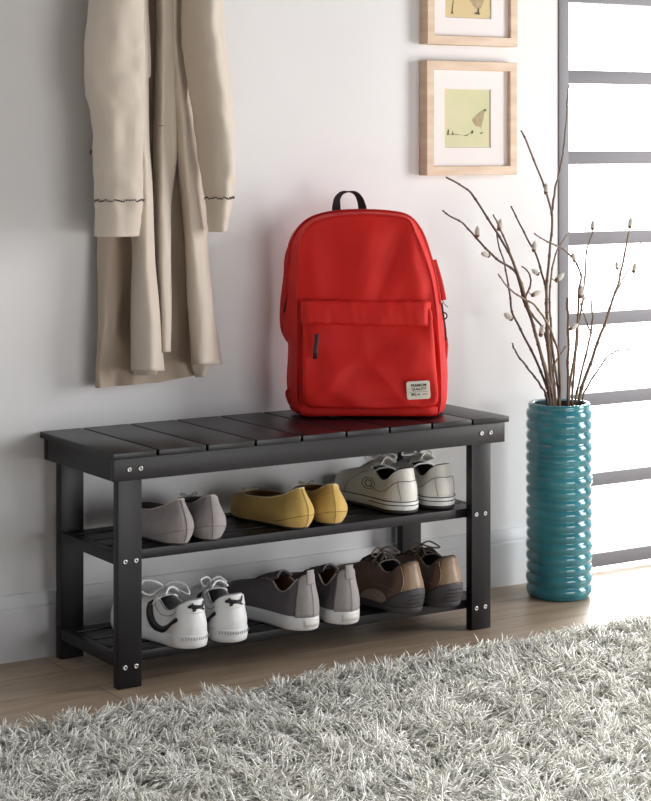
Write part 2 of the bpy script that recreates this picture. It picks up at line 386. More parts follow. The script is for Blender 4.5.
branch('b', 'willow branch with one tip just right of the arching branch under the picture', [(548,402),(546.5,386),(531.3,351.2),(514,316.4),(509.3,293.2),(505,268),(496.7,234)], .0032, .0010, .04, [(509.7,317.6,.019,-1.1)], 'twig_dark')
branch('b', 'willow branch with a bent tip beside the arching branch, left middle of the bunch', [(553,405),(541,352),(528,308),(519,277),(511.7,257.6),(503,234),(493.4,214.6)], .0033, .0011, -.12, [], 'twig')
branch('b', 'short crossing willow branch whose tip points left below the backpack top', [(560,404),(559,355.8),(546.4,321),(530.2,302.5),(511.6,290.9),(498.4,274.4)], .0030, .0010, -.15, [(541.3,333,.018,.3)], 'twig')
branch('b', 'thin willow branch with a single wavy tip and grey catkin at mid height', [(554.5,404),(549.5,360),(543,330),(526.7,304.8),(530,284),(530,274.8),(522.5,266)], .0030, .0010, .02, [(534.3,294.4,.017,1.3)], 'twig_dark')
branch('b', 'straight willow branch rising left of the tall forked one, tip between frame and vase', [(556,405),(548.7,339.6),(546.4,304.8),(546,287.7),(537.5,259.8),(522.5,229.7),(510.6,206.5)], .0033, .0011, .05, [(533.9,248.6,.016,.1),(536.5,273,.016,-1.1)], 'twig_dark')
branch('b', 'tallest willow branch, forked high and reaching up beside the picture frames', [(552,402),(548,345),(547,315),(546,290),(549.4,249),(551.5,213.5),(536.5,166.2),(520.8,130.3)], .0042, .0012, .02, [(546,191,.016,0)], 'twig',
       forks=[((552,213), [(555,190),(559,172.7),(564,145),(567.5,100),(569,84)], .02)])
branch('b', 'willow branch close behind the tallest one, with a pale catkin against the window frame', [(559,403),(552.5,350),(550,320),(549.5,292),(554,262),(561,243),(570,232)], .0030, .0009, .08, [(558,279,.019,1.0),(560.5,172.9,.013,0)] [:1], 'twig')
branch('b', 'willow branch bending right in front of the window then left to its tip', [(568,404),(575,351),(577.6,318),(578.5,295.2),(581,272.4),(571.5,256.7),(559,246.9),(546,241),(534.3,233.5)], .0030, .0010, -.03, [(574,259,.015,-.4),(580.7,294.4,.019,.1)], 'twig')
branch('b', 'thin willow branch with a catkin at its tip in front of the middle window panes', [(572,403),(577.6,332),(582.8,300),(587.2,251.5),(593,229)], .0030, .0009, .06, [(592.6,227,.015,.1)], 'twig', forks=[((583,302), [(592.4,288),(603,274),(611.7,263.7)], .05)])
branch('b', 'thick willow branch furthest right, leaning across the window', [(579,403),(592.4,358),(604.7,324.9),(614.3,295.2),(623,263.7),(629,232)], .0042, .0013, .08, [(630,225,.017,.1),(617,267,.013,-.3),(634,270,.016,.2)], 'twig', forks=[((614,295), [(622,281),(634,260),(641,241)], .05)])
branch('b', 'fine drooping willow twig curving right low over the window', [(582,404),(588,386),(606.4,358),(617,351),(631.8,349.4)], .0022, .0008, -.05, [], 'twig')
branch('b', 'short upright willow twig ending in front of the third window bar', [(575,404),(589,342),(592,318),(591.6,300.4)], .0028, .0010, -.02, [], 'twig', forks=[((589.5,333), [(583,312),(580,303)], -.02)])
branch('b', 'short straight willow stick just right of the window post', [(567.3,404),(568.4,339.6),(567.3,297.8)], .0030, .0018, -.01, [(572,328,.017,1.2)], 'twig')
branch('b', 'short low willow twig at the left of the vase mouth', [(547.6,404),(539.4,383.7),(525.5,365),(516,352),(512,343.8)], .0028, .0011, -.05, [], 'twig_dark')
branch('b', 'low forked willow twig in the middle of the vase mouth', [(551,405),(553.4,369.8),(558,358),(566,346.6)], .0026, .0010, .0, [], 'twig')

# ------------------------------------------------------------------ framed pictures
def picture(x0, z0, label, pm, art):
    w, h, D = .256, .2585, .030; fw_ = .0205
    o = empty('picture_frame', (x0, -D, z0), label, 'picture', None)
    fr = MB()
    # mitred frame: outer loop -> face -> inner lip -> recess
    def loop(inset, y): return [(inset, y, inset), (w-inset, y, inset), (w-inset, y, h-inset), (inset, y, h-inset)]
    fr.loft([loop(0, D-.0003), loop(0, .001), loop(.001, 0), loop(fw_-.001, 0), loop(fw_, .001), loop(fw_, .020)])
    sharp(fr.build('frame', M['frame'], o), 20)
    mi = (.072 if art == 'lower' else .070)
    mw0, mw1, mz0, mz1 = .0565, w-.068, .062, h-.062
    mt = MB()
    def rect(a, b, c, d, y): return [(a, y, c), (b, y, c), (b, y, d), (a, y, d)]
    mt.loft([rect(fw_, w-fw_, fw_, h-fw_, .011), rect(mw0, mw1, mz0, mz1, .011), rect(mw0+.0015, mw1-.0015, mz0+.0015, mz1-.0015, .0135)])
    sharp(mt.build('mount', M['mount'], o), 20)
    p = MB().add(rect(mw0+.001, mw1-.001, mz0+.001, mz1-.001, .0138), [(0, 1, 2, 3)]).build('print', pm, o, False)
    cw, chh = mw1-mw0, mz1-mz0
    def shp(poly, m, n, y=.0133):
        pts = [(mw0+a*cw, y, mz0+b*chh) for a, b in poly]; tr = geometry.tessellate_polygon([[Vector(q) for q in pts]])
        MB().add(pts, [tuple(t) for t in tr]).build(n, m, p, False)
    if art == 'lower':
        shp([(.60, .47), (.70, .56), (.82, .63), (.88, .655), (.92, .63), (.87, .60), (.85, .50), (.82, .42), (.80, .35), (.76, .36), (.68, .37)], M['bird'], 'drawn_bird')
        for q in ([(.84,.635),(.88,.665),(.92,.64),(.87,.63)], [(.76,.245),(.84,.27),(.80,.235)], [(.795,.36),(.81,.27),(.80,.36)], [(.57,.24),(.60,.30),(.63,.29),(.62,.24)],
                  [(.07,.21),(.09,.31),(.105,.31),(.10,.22)], [(.04,.22),(.25,.235),(.40,.21),(.25,.225)], [(.40,.21),(.48,.20),(.57,.25),(.48,.215)], [(.17,.22),(.19,.29),(.20,.22)]):
            shp(q, M['ink'], 'ink_mark', .0130)
    else:
        shp([(.52,.45),(.66,.56),(.80,.52),(.86,.34),(.80,.20),(.72,.14),(.62,.22),(.54,.32)], M['bird'], 'drawn_bird')
        for q in ([(.62,.09),(.74,.13),(.76,.07),(.68,.075)], [(.70,.14),(.74,.20),(.74,.10)], [(.13,.07),(.16,.12),(.19,.07)], [(.15,.10),(.19,.32),(.20,.32),(.17,.1)]):
            shp(q, M['ink'], 'ink_mark', .0130)
picture(.9240, .951, 'square pale wood picture frame with a small green bird print, lower of the two', M['print_green'], 'lower')
picture(.9255, .951+.2950, 'pale wood picture frame with an ochre print, cut off by the top, above the other', M['print_ochre'], 'upper')

# ------------------------------------------------------------------ the backpack
PXM = .00209
bpf = Vector((.652, -.188, TZ+.0006)); fwv = Vector((math.sin(YAW), math.cos(YAW), 0))
BD = .112
borig = bpf+fwv*(BD/2-.012)
bag = empty('backpack', borig, 'red canvas backpack with black handle standing on the bench', 'backpack', None, -YAW)
def L2(px, py): return ((px-365)*PXM, (417.5-py)*PXM)
O = [(296,417),(288,409),(286,390),(287,365),(287,345),(281,335),(281,300),(283,270),(287,246),(297,228),(312,217),(335,211.5),(365,210.5),(392,212),(410,217),(424,231),(433,256),(440,285),(444,312),(447.5,335),(449.5,365),(449.5,392),(447.5,409),(440,417.4),(400,417.4),(365,417.4),(330,417.4)]
Fp = [(306,415),(299,408),(297,390),(297,370),(297,350),(297,330),(297,300),(297,270),(298,250),(303,232),(314,221),(338,215),(365,213.6),(390,215),(408,219),(416,234),(425,256),(432,280),(436,306),(438,330),(440,360),(441,388),(440,406),(434,414.5),(400,415),(365,415),(330,415)]
NB = 132
Oc = [(p.x, p.y) for p in cr([(*L2(*p), 0) for p in O], NB, True)]; Fc = [(p.x, p.y) for p in cr([(*L2(*p), 0) for p in Fp], NB, True)]
cen = (.0, .20)
def blend(t, sc=0.0):
    r = []
    for (a, b), (c, d) in zip(Oc, Fc):
        x, z = a+(c-a)*t, b+(d-b)*t
        if sc: x, z = x+(cen[0]-x)*sc, z+(cen[1]-z)*sc
        r.append((x, z))
    return r
def wr(x, y, z, k=.004, s=9, sd=0):
    return noise.noise(Vector((x*s, z*s*1.0+sd, y*s)))*k+noise.noise(Vector((x*s*2.6+7, z*s*1.6+sd, y*s)))*k*.45
rings = []
for t, sc, y in ((0, .16, BD/2), (0, .05, BD/2-.003), (0, .01, BD/2-.012), (0, 0, BD/2-.03), (.12, 0, .01), (.3, 0, -.01), (.62, 0, -.03), (.92, 0, -BD/2+.014), (1, 0, -BD/2+.004), (1, .012, -BD/2)):
    rings.append([(x+wr(x, y, z, .003, 14), y+wr(z, x, y, .003, 11), max(0, z)) for x, z in blend(t, sc)])
bb = MB(); bb.loft(rings, True, True)
front = [rings[-1]]
def gs(x, z, px, py, rx, ry, A, rot=0):
    a, b = L2(px, py); u, w = x-a, z-b; c, s_ = math.cos(rot), math.sin(rot); u, w = u*c+w*s_, -u*s_+w*c
    return A*math.exp(-(u/(rx*PXM))**2-(w/(ry*PXM))**2)
def panel_folds(x, z):
    return (gs(x, z, 368, 238, 24, 20, -.010)+gs(x, z, 391, 262, 9, 34, .014, -.35)+gs(x, z, 413, 262, 8, 40, -.009, .15)+gs(x, z, 336, 262, 16, 30, .008, .3)
            +gs(x, z, 316, 275, 9, 34, -.006)+gs(x, z, 372, 288, 40, 9, -.006, .1)+gs(x, z, 350, 250, 5, 24, .004, -.5)+gs(x, z, 420, 290, 10, 12, -.006))
def pocket_folds(x, z):
    return (gs(x, z, 412, 368, 16, 22, -.010, .3)+gs(x, z, 375, 345, 24, 13, .011, -.2)+gs(x, z, 338, 372, 7, 22, -.009, -.75)+gs(x, z, 322, 352, 8, 20, .005)
            +gs(x, z, 392, 384, 26, 7, .005, .1)+gs(x, z, 360, 390, 20, 8, -.005)+gs(x, z, 398, 352, 4, 22, -.004, .7))
def frontY(x, z):
    fold = .016*abs(noise.noise(Vector((x*7+z*5+1.3, z*5-x*2.5, 4.2))))+.008*abs(noise.noise(Vector((x*13-z*9, z*7, 1.2))))
    return -BD/2-.012*max(0, 1-(x/.13)**2)*max(0, min(1, (.43-z)/.12))-wr(x, 0, z, .006, 9, 3)+fold*.6-.002+panel_folds(x, z)
for sc in (.03, .07, .13, .2, .29, .39, .5, .62, .74, .86, .95):
    e = min(1, sc/.13)
    front.append([(x, (-BD/2)*(1-e)+frontY(x, z)*e, max(0, z)) for x, z in blend(1, sc)])
bb.loft(front, True, False, True)
bb.build('main_body', M['red'], bag, weld=True)
# piping round the front panel and the zip along the gusset
MB().tube([(x, -BD/2+.001, max(.002, z)) for x, z in blend(1, .003)], .0022, 6, True).build('front_piping', M['red_dark'], bag)
MB().tube([(x, -.012, z) for x, z in blend(.33, -.003)[int(NB*6/27):int(NB*18/27)]], .0014, 6, flat=(.008, .0022, (0, 1, .01))).build('main_zip', M['red_dark'], bag)
# bottom band
bt = [[(x, y, z) for x in np.linspace(-.135, .152, 40)] for y, z in ((-BD/2-.0005, .004), (-BD/2-.0105, .006), (-BD/2-.0125, .012), (-BD/2-.012, .022), (-BD/2-.006, .027), (-BD/2+.003, .028))]
bt = [[(x, y+wr(x, y, z, .003, 20)+.012*max(0, (abs(x-.008)-.115)/.03)**2, z) for x, y, z in r] for r in bt]
MB().loft(bt, False).build('bottom_panel', M['red'], bag)
# pocket
K = [(312,405),(305,400),(303,380),(303,350),(303,325),(303,306),(330,304),(365,304),(400,305),(428,307),(432,325),(434,350),(436,378),(437,397),(430,404.5),(400,406),(365,406.5),(338,406)]
Kc = [(p.x, p.y) for p in cr([(*L2(*p), 0) for p in K], 108, True)]; kc = (.008, .115)
rp = []
for sc, d in ((0, -.004), (-.004, .004), (-.006, .012), (0, .020), (.02, .0255), (.06, .028), (.12, .0290), (.2, .0295), (.3, .0300), (.42, .0300), (.56, .0300), (.7, .03), (.85, .03), (.97, .03)):
    R_ = []
    for x, z in Kc:
        xx, zz = x+(kc[0]-x)*sc, z+(kc[1]-z)*sc
        full = .55+.45*max(0, min(1, (.235-zz)/.12)); y = -BD/2-.006-d*full
        if d > .02: y += pocket_folds(xx, zz)*min(1, sc*12); y -= wr(xx, 2, zz, .005, 10, 11)-.014*abs(noise.noise(Vector((xx*9+zz*7, zz*8-xx*4, 9.1))))*min(1, sc*9)
        R_.append((xx, y, zz))
    rp.append(R_)
MB().loft(rp, True, False, True).build('front_pocket', M['red'], bag)
# flap over the pocket zip
x0, x1 = L2(301, 0)[0], L2(430.5, 0)[0]; fl = []
for y, z in ((-.002, .2475), (-.0105, .2470), (-.019, .2440), (-.0250, .236), (-.0285, .222), (-.0300, .2065), (-.0285, .1995), (-.022, .1985), (-.014, .200)):
    r = []
    for x in np.linspace(x0, x1, 60):
        q = (x-x0)/(x1-x0); e = 1-max(0, (abs(q-.5)-.44)/.06)**2
        zz = z-.0055*q*(1 if z < .21 else .4)+.001*math.sin(x*170)
        r.append((x, -BD/2-.003+(y-.004)*max(.15, e)+(.0004*math.sin(x*330+z*60)+.0008*math.sin(x*95+1))*(1 if z < .245 else 0)+wr(x, y, z, .003, 25, 9), zz))
    fl.append(r)
MB().loft(fl, False).build('pocket_flap', M['red'], bag)
MB().tube([(x, -BD/2-.0345+.0002*math.sin(x*900), .2035-.0055*(x-x0)/(x1-x0)) for x in np.linspace(x0+.006, x1-.006, 80)], .0006, 5).build('flap_stitching', M['red_dark'], bag)
# zip pull: two red cords and a black rubber grip
px_, _ = L2(317, 0); yz = -BD/2-.036
for dx in (-.004, .0035): 
    MB().tube([(px_+dx*.6-.001, yz-.001, .203), (px_+dx, yz-.004, .19), (px_-.0008+dx*.2, yz-.0045, .176)], .0015, 6).build('pull_cord', M['red'], bag)
MB().tube([(px_-.0008, yz-.0045, .180), (px_-.0015, yz-.005, .16), (px_-.0035, yz-.005, .145), (px_-.0045, yz-.0045, .128)], .004, 12, flat=(.0088, .005, (0, 1, 0))).build('zip_pull', M['rubber'], bag)
# carrying handle: black webbing loop
hp = [L2(336.5, 214), L2(336.5, 206), L2(337.5, 199), L2(342, 193.6), L2(349, 192.2), L2(355.5, 193.6), L2(360, 199), L2(362.5, 207), L2(363.2, 214)]
hc = cr([(a, .012, b) for a, b in hp], 50)
rg = []
for i, p in enumerate(hc):
    t = (hc[min(i+1, 49)]-hc[max(i-1, 0)]).normalized(); sd = Vector((t.z, 0, -t.x)); q = i/49
    tw = .95-1.55*abs(q-.5)*1.1  # the webbing turns edge-on at the top, face-on at the ends
    ax = (sd*math.cos(max(0, tw)*PI/2*1.0)+Vector((0, 1, 0))*math.sin(max(0, tw)*PI/2)).normalized(); bn = t.cross(ax)
    rg.append([p+ax*(.0098*sgnpow(math.cos(2*PI*k/12)))+bn*(.0011*sgnpow(math.sin(2*PI*k/12))) for k in range(12)])
MB().loft(rg, True, True, True).build('carry_handle', M['black_web'], bag)
# white patch with its lettering
lab = bpy.data.objects.new('patch_label', None)
def rrect(w, h, r, n=6):
    q = []
    for cx_, cz_, a0 in ((w/2-r, h/2-r, 0), (-w/2+r, h/2-r, PI/2), (-w/2+r, -h/2+r, PI), (w/2-r, -h/2+r, 1.5*PI)):
        for k in range(n+1): a = a0+PI/2*k/n; q.append((cx_+r*math.cos(a), cz_+r*math.sin(a)))
    return q
lc = L2(417.2, 387.2); ly = -BD/2-.0405
PO = MB()
for d, ins in ((0, 0),):
    q = rrect(.0485, .0375, .005); q2 = rrect(.0475, .0365, .005)
    PO.loft([[(a, .002, b) for a, b in q], [(a, -.0006, b) for a, b in q], [(a, -.0012, b) for a, b in q2]], True, True, True)
pt = sharp(PO.build('patch', M['patch'], bag), 40); pt.location = (lc[0], ly, lc[1]); pt.rotation_euler = (0, math.radians(-3), math.radians(2))
def text(body, size, x, z, parent, m, name, y=-.0016, sx=1.0, bold=0):
    c = bpy.data.curves.new(name, 'FONT'); c.body = body; c.size = size; c.align_x = 'CENTER'; c.align_y = 'CENTER'; c.offset = bold; c.extrude = .0001
    t = bpy.data.objects.new(name, c); COL.objects.link(t); bpy.context.view_layer.update()
    me = bpy.data.meshes.new_from_object(t.evaluated_get(bpy.context.evaluated_depsgraph_get())); me.materials.clear(); me.materials.append(m)
    bpy.data.objects.remove(t); bpy.data.curves.remove(c)
    o = bpy.data.objects.new(name, me); COL.objects.link(o); o.parent = parent; o.location = (x, y, z); o.rotation_euler = (PI/2, 0, 0); o.scale = (sx, 1, 1)
    return o
text('PREMIUM', .0078, .001, .0100, pt, M['print'], 'lettering', bold=.00022); text('QUALITY', .0074, .001, .0022, pt, M['print'], 'lettering', bold=.0002)
MB().box((-.019, -.0017, -.0036), (.0185, -.0013, -.0030)).build('rule', M['print'], pt, False)
text('SPEC. N.', .0058, -.006, -.0085, pt, M['print'], 'lettering', sx=.9, bold=.0002)
MB().box((.0085, -.0017, -.0092), (.0180, -.0013, -.0080)).build('rule', M['print'], pt, False)
# side straps and buckle on the right
def ribbon(pts, w, th, up, m, name, parent=bag): return MB().tube(cr(pts, 26), .001, 10, flat=(w, th, up)).build(name, m, parent)
def LB(px, py, y): a, b = L2(px, py); return (a, y, b)
ribbon([LB(436,262,.03), LB(440,276,.022), LB(443.5,290,.016), LB(445.5,302,.010)], .0110, .006, (.25, -1, 0), M['red_dark'], 'shoulder_strap')
ribbon([LB(443.5,301,.010), LB(446,306,.006), LB(449.5,309,.002)], .0015, .0015, (0, -1, 0), M['rubber'], 'strap_cord')
ribbon([LB(443.5,305,.012), LB(445,318,.008), LB(447,333,.006), LB(447.6,343,.008)], .0045, .002, (.3, -1, 0), M['black_web'], 'strap_webbing')
bk = MB(); bk.tube([LB(445.5+3.0*math.cos(a), 318+3.4*math.sin(a), .003) for a in np.linspace(0, 2*PI, 14)[:-1]], .0017, 6, True); bk.build('buckle', M['rubber'], bag)
ribbon([LB(447.4,340,.010), LB(448.3,348,.012), LB(447.6,362,.014)], .007, .004, (.2, -1, 0), M['red_dark'], 'webbing_loop')
# shoulder strap showing at the left
ribbon([LB(297,236,.02), LB(288,256,.012), LB(286,280,.004), LB(283,305,.004), LB(283,330,.012), LB(289,345,.03)], .017, .007, (-.8, -1, 0), M['red_dark'], 'shoulder_strap')
ribbon([LB(296.5,286,-.020), LB(290,294,-.014), LB(285.5,305,-.008), LB(283.5,314,-.004)], .0035, .004, (-.5, -1, 0), M['black_web'], 'strap_lining')
ribbon([LB(290,390,-.008), LB(286,396,-.002), LB(289,406,-.008)], .006, .004, (-.7, -1, 0), M['red_dark'], 'webbing_loop')

# ------------------------------------------------------------------ the coat
coat = empty('trench_coat', at(155, 388, -.05), 'long beige trench coat hanging on the wall at the left', 'coat')
HOOKY = -.05
def sheet(name, rows, m=None, nr_=70, nc=44, th=.0016, wk=.007, sd=0, parent=coat):
    m = m or M['coat']
    cols = []
    for py, pts in rows:
        c = cr([(q[0], q[1], (q[2] if len(q) > 2 else 0)/100) for q in pts], nc); cols.append([(py+p.z*100, p.x, p.y) for p in c])
    grid = []
    for j in range(nc):
        grid.append(cr([(cols[i][j][1], cols[i][j][2], cols[i][j][0]) for i in range(len(rows))], nr_))
    V = []
    for i in range(nr_):
        r = []
        for j in range(nc):
            p = grid[j][i]; q = at(p.x, p.z, p.y)
            q.y += noise.noise(Vector((q.x*24, q.z*7, sd)))*wk+noise.noise(Vector((q.x*60, q.z*22, sd+4)))*wk*.3
            q.y = min(q.y, -.004); r.append(q)
        V.append(r)
    return solid(MB().loft(V, False).build(name, m, parent, world=True), th)
# back of the coat, seen inside between the fronts and at the lower left
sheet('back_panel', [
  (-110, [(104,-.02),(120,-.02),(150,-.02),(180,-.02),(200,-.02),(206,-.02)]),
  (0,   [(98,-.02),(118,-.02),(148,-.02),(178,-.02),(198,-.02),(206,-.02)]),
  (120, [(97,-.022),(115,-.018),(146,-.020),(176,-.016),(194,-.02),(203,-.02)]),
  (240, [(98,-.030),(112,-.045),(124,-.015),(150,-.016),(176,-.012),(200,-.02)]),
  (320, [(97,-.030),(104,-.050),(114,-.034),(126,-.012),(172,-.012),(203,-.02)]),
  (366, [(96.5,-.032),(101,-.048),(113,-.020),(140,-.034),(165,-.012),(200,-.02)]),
  (384, [(96,-.032,4),(101,-.048,4),(113,-.022,2.5),(138,-.034,0),(160,-.014,-2),(196,-.018,-9)])], M['coat_in_shade'], wk=.008, nc=60)
# left front
sheet('front_panel', [
  (-110, [(112,-.03),(120,-.055),(132,-.075),(142,-.085),(150,-.06)]),
  (0,   [(112,-.03),(120,-.055),(130,-.075),(141,-.092),(148,-.07)]),
  (70,  [(112,-.03),(122,-.055),(132,-.075),(143,-.095),(151,-.06)]),
  (85,  [(112,-.03),(122,-.055),(132,-.075),(142,-.095),(148,-.07)]),
  (160, [(116,-.03),(126,-.06),(136,-.080),(145,-.095),(150,-.07)]),
  (240, [(132,-.03),(133,-.055),(139,-.085),(148,-.098),(154,-.07)]),
  (310, [(131.5,-.03),(132,-.06),(141,-.090),(152,-.102),(159,-.068)]),
  (371, [(131,-.03),(132,-.062),(142,-.095),(155,-.105),(165,-.062)])], sd=3)
# middle pleat
sheet('front_facing', [
  (-110, [(156,-.025),(158,-.05),(163,-.068),(170,-.06),(182,-.045)]),
  (0,   [(157,-.025),(158.5,-.05),(164,-.068),(172,-.055),(184,-.05)]),
  (100, [(154,-.025),(156,-.05),(163,-.072),(169,-.058),(186,-.04)]),
  (200, [(153,-.025),(155,-.052),(162,-.076),(170,-.060),(171.5,-.03)]),
  (290, [(154,-.025),(157,-.052),(164,-.074),(170.5,-.060),(171.5,-.028)]),
  (352, [(156,-.025),(159,-.052),(165,-.074),(170.5,-.062),(171.5,-.026)])], sd=7)
# right front
sheet('front_panel', [
  (-110, [(172,-.03),(176,-.045),(182,-.055),(190,-.07),(204,-.03)]),
  (0,   [(168,-.03),(171,-.050),(176,-.055),(184,-.020),(206,-.012)]),
  (80,  [(171,-.03),(175,-.050),(181,-.056),(189,-.022),(206,-.012)]),
  (150, [(176,-.022),(180,-.048),(187,-.062),(196,-.032),(206,-.014)]),
  (230, [(184,-.020),(186,-.050),(192,-.076),(201,-.060),(207,-.02)]),
  (300, [(187,-.018),(188,-.050),(195,-.080),(207,-.080),(213,-.03)]),
  (364, [(191,-.018),(191.5,-.050),(198,-.086),(213,-.080),(222,-.03)])], sd=11)
# turned hems
sheet('turned_hem', [(369, [(133,-.05),(145,-.075),(158,-.08)]), (375, [(134,-.046),(146,-.066),(156,-.07)])], nr_=6, nc=10, wk=0, sd=2)
sheet('turned_hem', [(362, [(191,-.030),(204,-.052),(218,-.05)]), (369, [(192,-.030),(203,-.050),(208,-.05)]), (377, [(196,-.030),(201,-.045),(205,-.045)])], nr_=10, nc=10, wk=0, sd=2)
def sleeve(rows, label, n=40, nv=80, sd=0, power=.8, ye=.9):
    """rows: py, left px, right px, centre Y, half depth, skew"""
    tab = [cr([(r[0], r[i], 0) for r in rows], nv) for i in range(1, 6)]
    R = []
    for i in range(nv):
        py = tab[0][i].x; xl, xr, yc, hd, sk = (tab[k][i].y for k in range(5)); r = []
        L_ = at(xl, py, yc); R_ = at(xr, py, yc); c = (L_+R_)/2; hw = (R_-L_).length/2*.93
        for k in range(n):
            a = 2*PI*k/n; ca, sa = math.cos(a), math.sin(a)
            x = hw*math.copysign(abs(ca)**power, ca); y = hd*math.copysign(abs(sa)**ye, sa)*(1+sk*ca)*(1 if sa < 0 or ye < 1 else .45)
            w = noise.noise(Vector((x*30+sd, c.z*9, sa*1.3)))*.010*(1-.5*abs(ca))+noise.noise(Vector((x*55+sd, c.z*26, sa)))*.0035
            w += .006*abs(noise.noise(Vector((x*16+c.z*13+sd, c.z*17-x*8, .5))))+.003*abs(noise.noise(Vector((x*40-c.z*22, c.z*40+sd, 2.5))))
            r.append((c.x+x+w*.4*ca, min(-.004, c.y+y+w*sa), c.z))
        R.append(r)
    o = solid(MB().loft(R, True).build('sleeve', M['coat'], coat, world=True), .0016)
    return R, o
R1, s1 = sleeve([(-110, 98, 142, -.085, .045, 0), (0, 90, 141, -.095, .046, .1), (50, 85, 143.5, -.10, .046, 0), (90, 86, 142, -.10, .046, 0), (112, 93, 142, -.10, .044, 0), (170, 95, 141, -.10, .042, 0), (205, 96.5, 140.5, -.10, .040, 0), (236, 97, 138, -.10, .038, 0)], 'l', sd=1)
R2, s2 = sleeve([(-110, 186, 224, -.05, .05, -.4), (0, 182, 224, -.078, .055, -.75), (60, 185, 230, -.080, .058, -.75), (120, 194, 235, -.082, .058, -.75), (160, 199, 236, -.082, .054, -.7), (200, 206.5, 232, -.084, .036, -.6), (231.5, 209, 226.5, -.084, .028, -.5)], 'r', sd=5, power=1.05, ye=1.25)
def dashes(R, i, n=40):
    m = MB()
    ring = R[i]
    for k in range(n//2-1, n+1):
        a = Vector(ring[k % n]); b = Vector(ring[(k+1) % n]); c = Vector((sum(p[0] for p in ring)/n, sum(p[1] for p in ring)/n, a.z)); o = (a-c).normalized()*.0025
        for u in (.0, .5): m.tube([a.lerp(b, u)+o+Vector((0, 0, .0018*math.sin(k*1.9+u*4))), a.lerp(b, u+.28)+o+Vector((0, 0, .0018*math.sin(k*1.9+u*4)))], .0014, 5)
    return m
i1 = min(range(80), key=lambda i: abs(prj(Vector(R1[i][30])).y-202)); i2 = min(range(80), key=lambda i: abs(prj(Vector(R2[i][30])).y-199.5))
for R_, i_, s_ in ((R1, i1, s1), (R2, i2, s2)):
    dashes(R_, i_).build('cuff_stitching', M['stitch'], s_, world=False).data.transform(__import__('mathutils').Matrix.Translation(-coat.location))
for s_ in ():
    pass
# cuff strap end button left of the sleeve
bp_ = at(92, 152, -.06); MB().loft([[(bp_.x+r*math.cos(a), bp_.y-d, bp_.z+r*math.sin(a)) for a in np.linspace(0, 2*PI, 15)[:-1]] for r, d in ((.001, .003), (.0045, .003), (.005, 0), (.0045, -.003))], True, True, True).build('button', M['coat_button'], coat, world=True)
MB().tube([bp_, bp_+Vector((.018, -.012, .001))], .0016, 6).build('button_loop', M['coat'], coat, world=True)
# button hole on the facing
h0 = at(159, 126, -.078); MB().tube([h0, h0+Vector((.011, -.001, .001))], .0007, 5).build('button_hole', M['stitch'], coat, world=True)
# shoulders, collar and hook (above the picture)
yk = []
for py, xl, xr, yc, hd in ((-108, 98, 226, -.062, .054), (-150, 102, 221, -.060, .050), (-178, 116, 206, -.058, .042), (-192, 138, 184, -.056, .034), (-204, 148, 174, -.055, .030)):
    L_ = at(xl, py, yc); R_ = at(xr, py, yc); c = (L_+R_)/2; hw = (R_-L_).length/2
    yk.append([(c.x+hw*math.copysign(abs(math.cos(a))**.6, math.cos(a)), c.y+hd*math.sin(a), c.z) for a in np.linspace(0, 2*PI, 41)[:-1]])
solid(MB().loft(yk).build('yoke', M['coat'], coat, world=True), .002)
hk = at(161, -204, -.05)
hook = empty('wall_hook', (hk.x, 0, hk.z+.06), 'steel coat hook on the wall holding the beige coat, above the picture', 'hook')
MB().tube([(0, -.004, .03), (0, -.03, .02), (0, -.055, -.02), (0, -.075, -.03), (0, -.09, -.005)], .004, 10).build('hook_arm', M['steel'], hook)
MB().box((-.02, -.006, -.01), (.02, -.0005, .06), .002).build('hook_plate', M['steel'], hook)
MB().tube([(hk.x, hk.y, hk.z-.01), (hk.x-.004, -.07, hk.z+.02), (hk.x, -.07, hk.z+.034), (hk.x+.004, -.07, hk.z+.02), (hk.x+.002, hk.y, hk.z-.01)], .002, 6).build('hanging_loop', M['coat_in_shade'], coat, world=True)
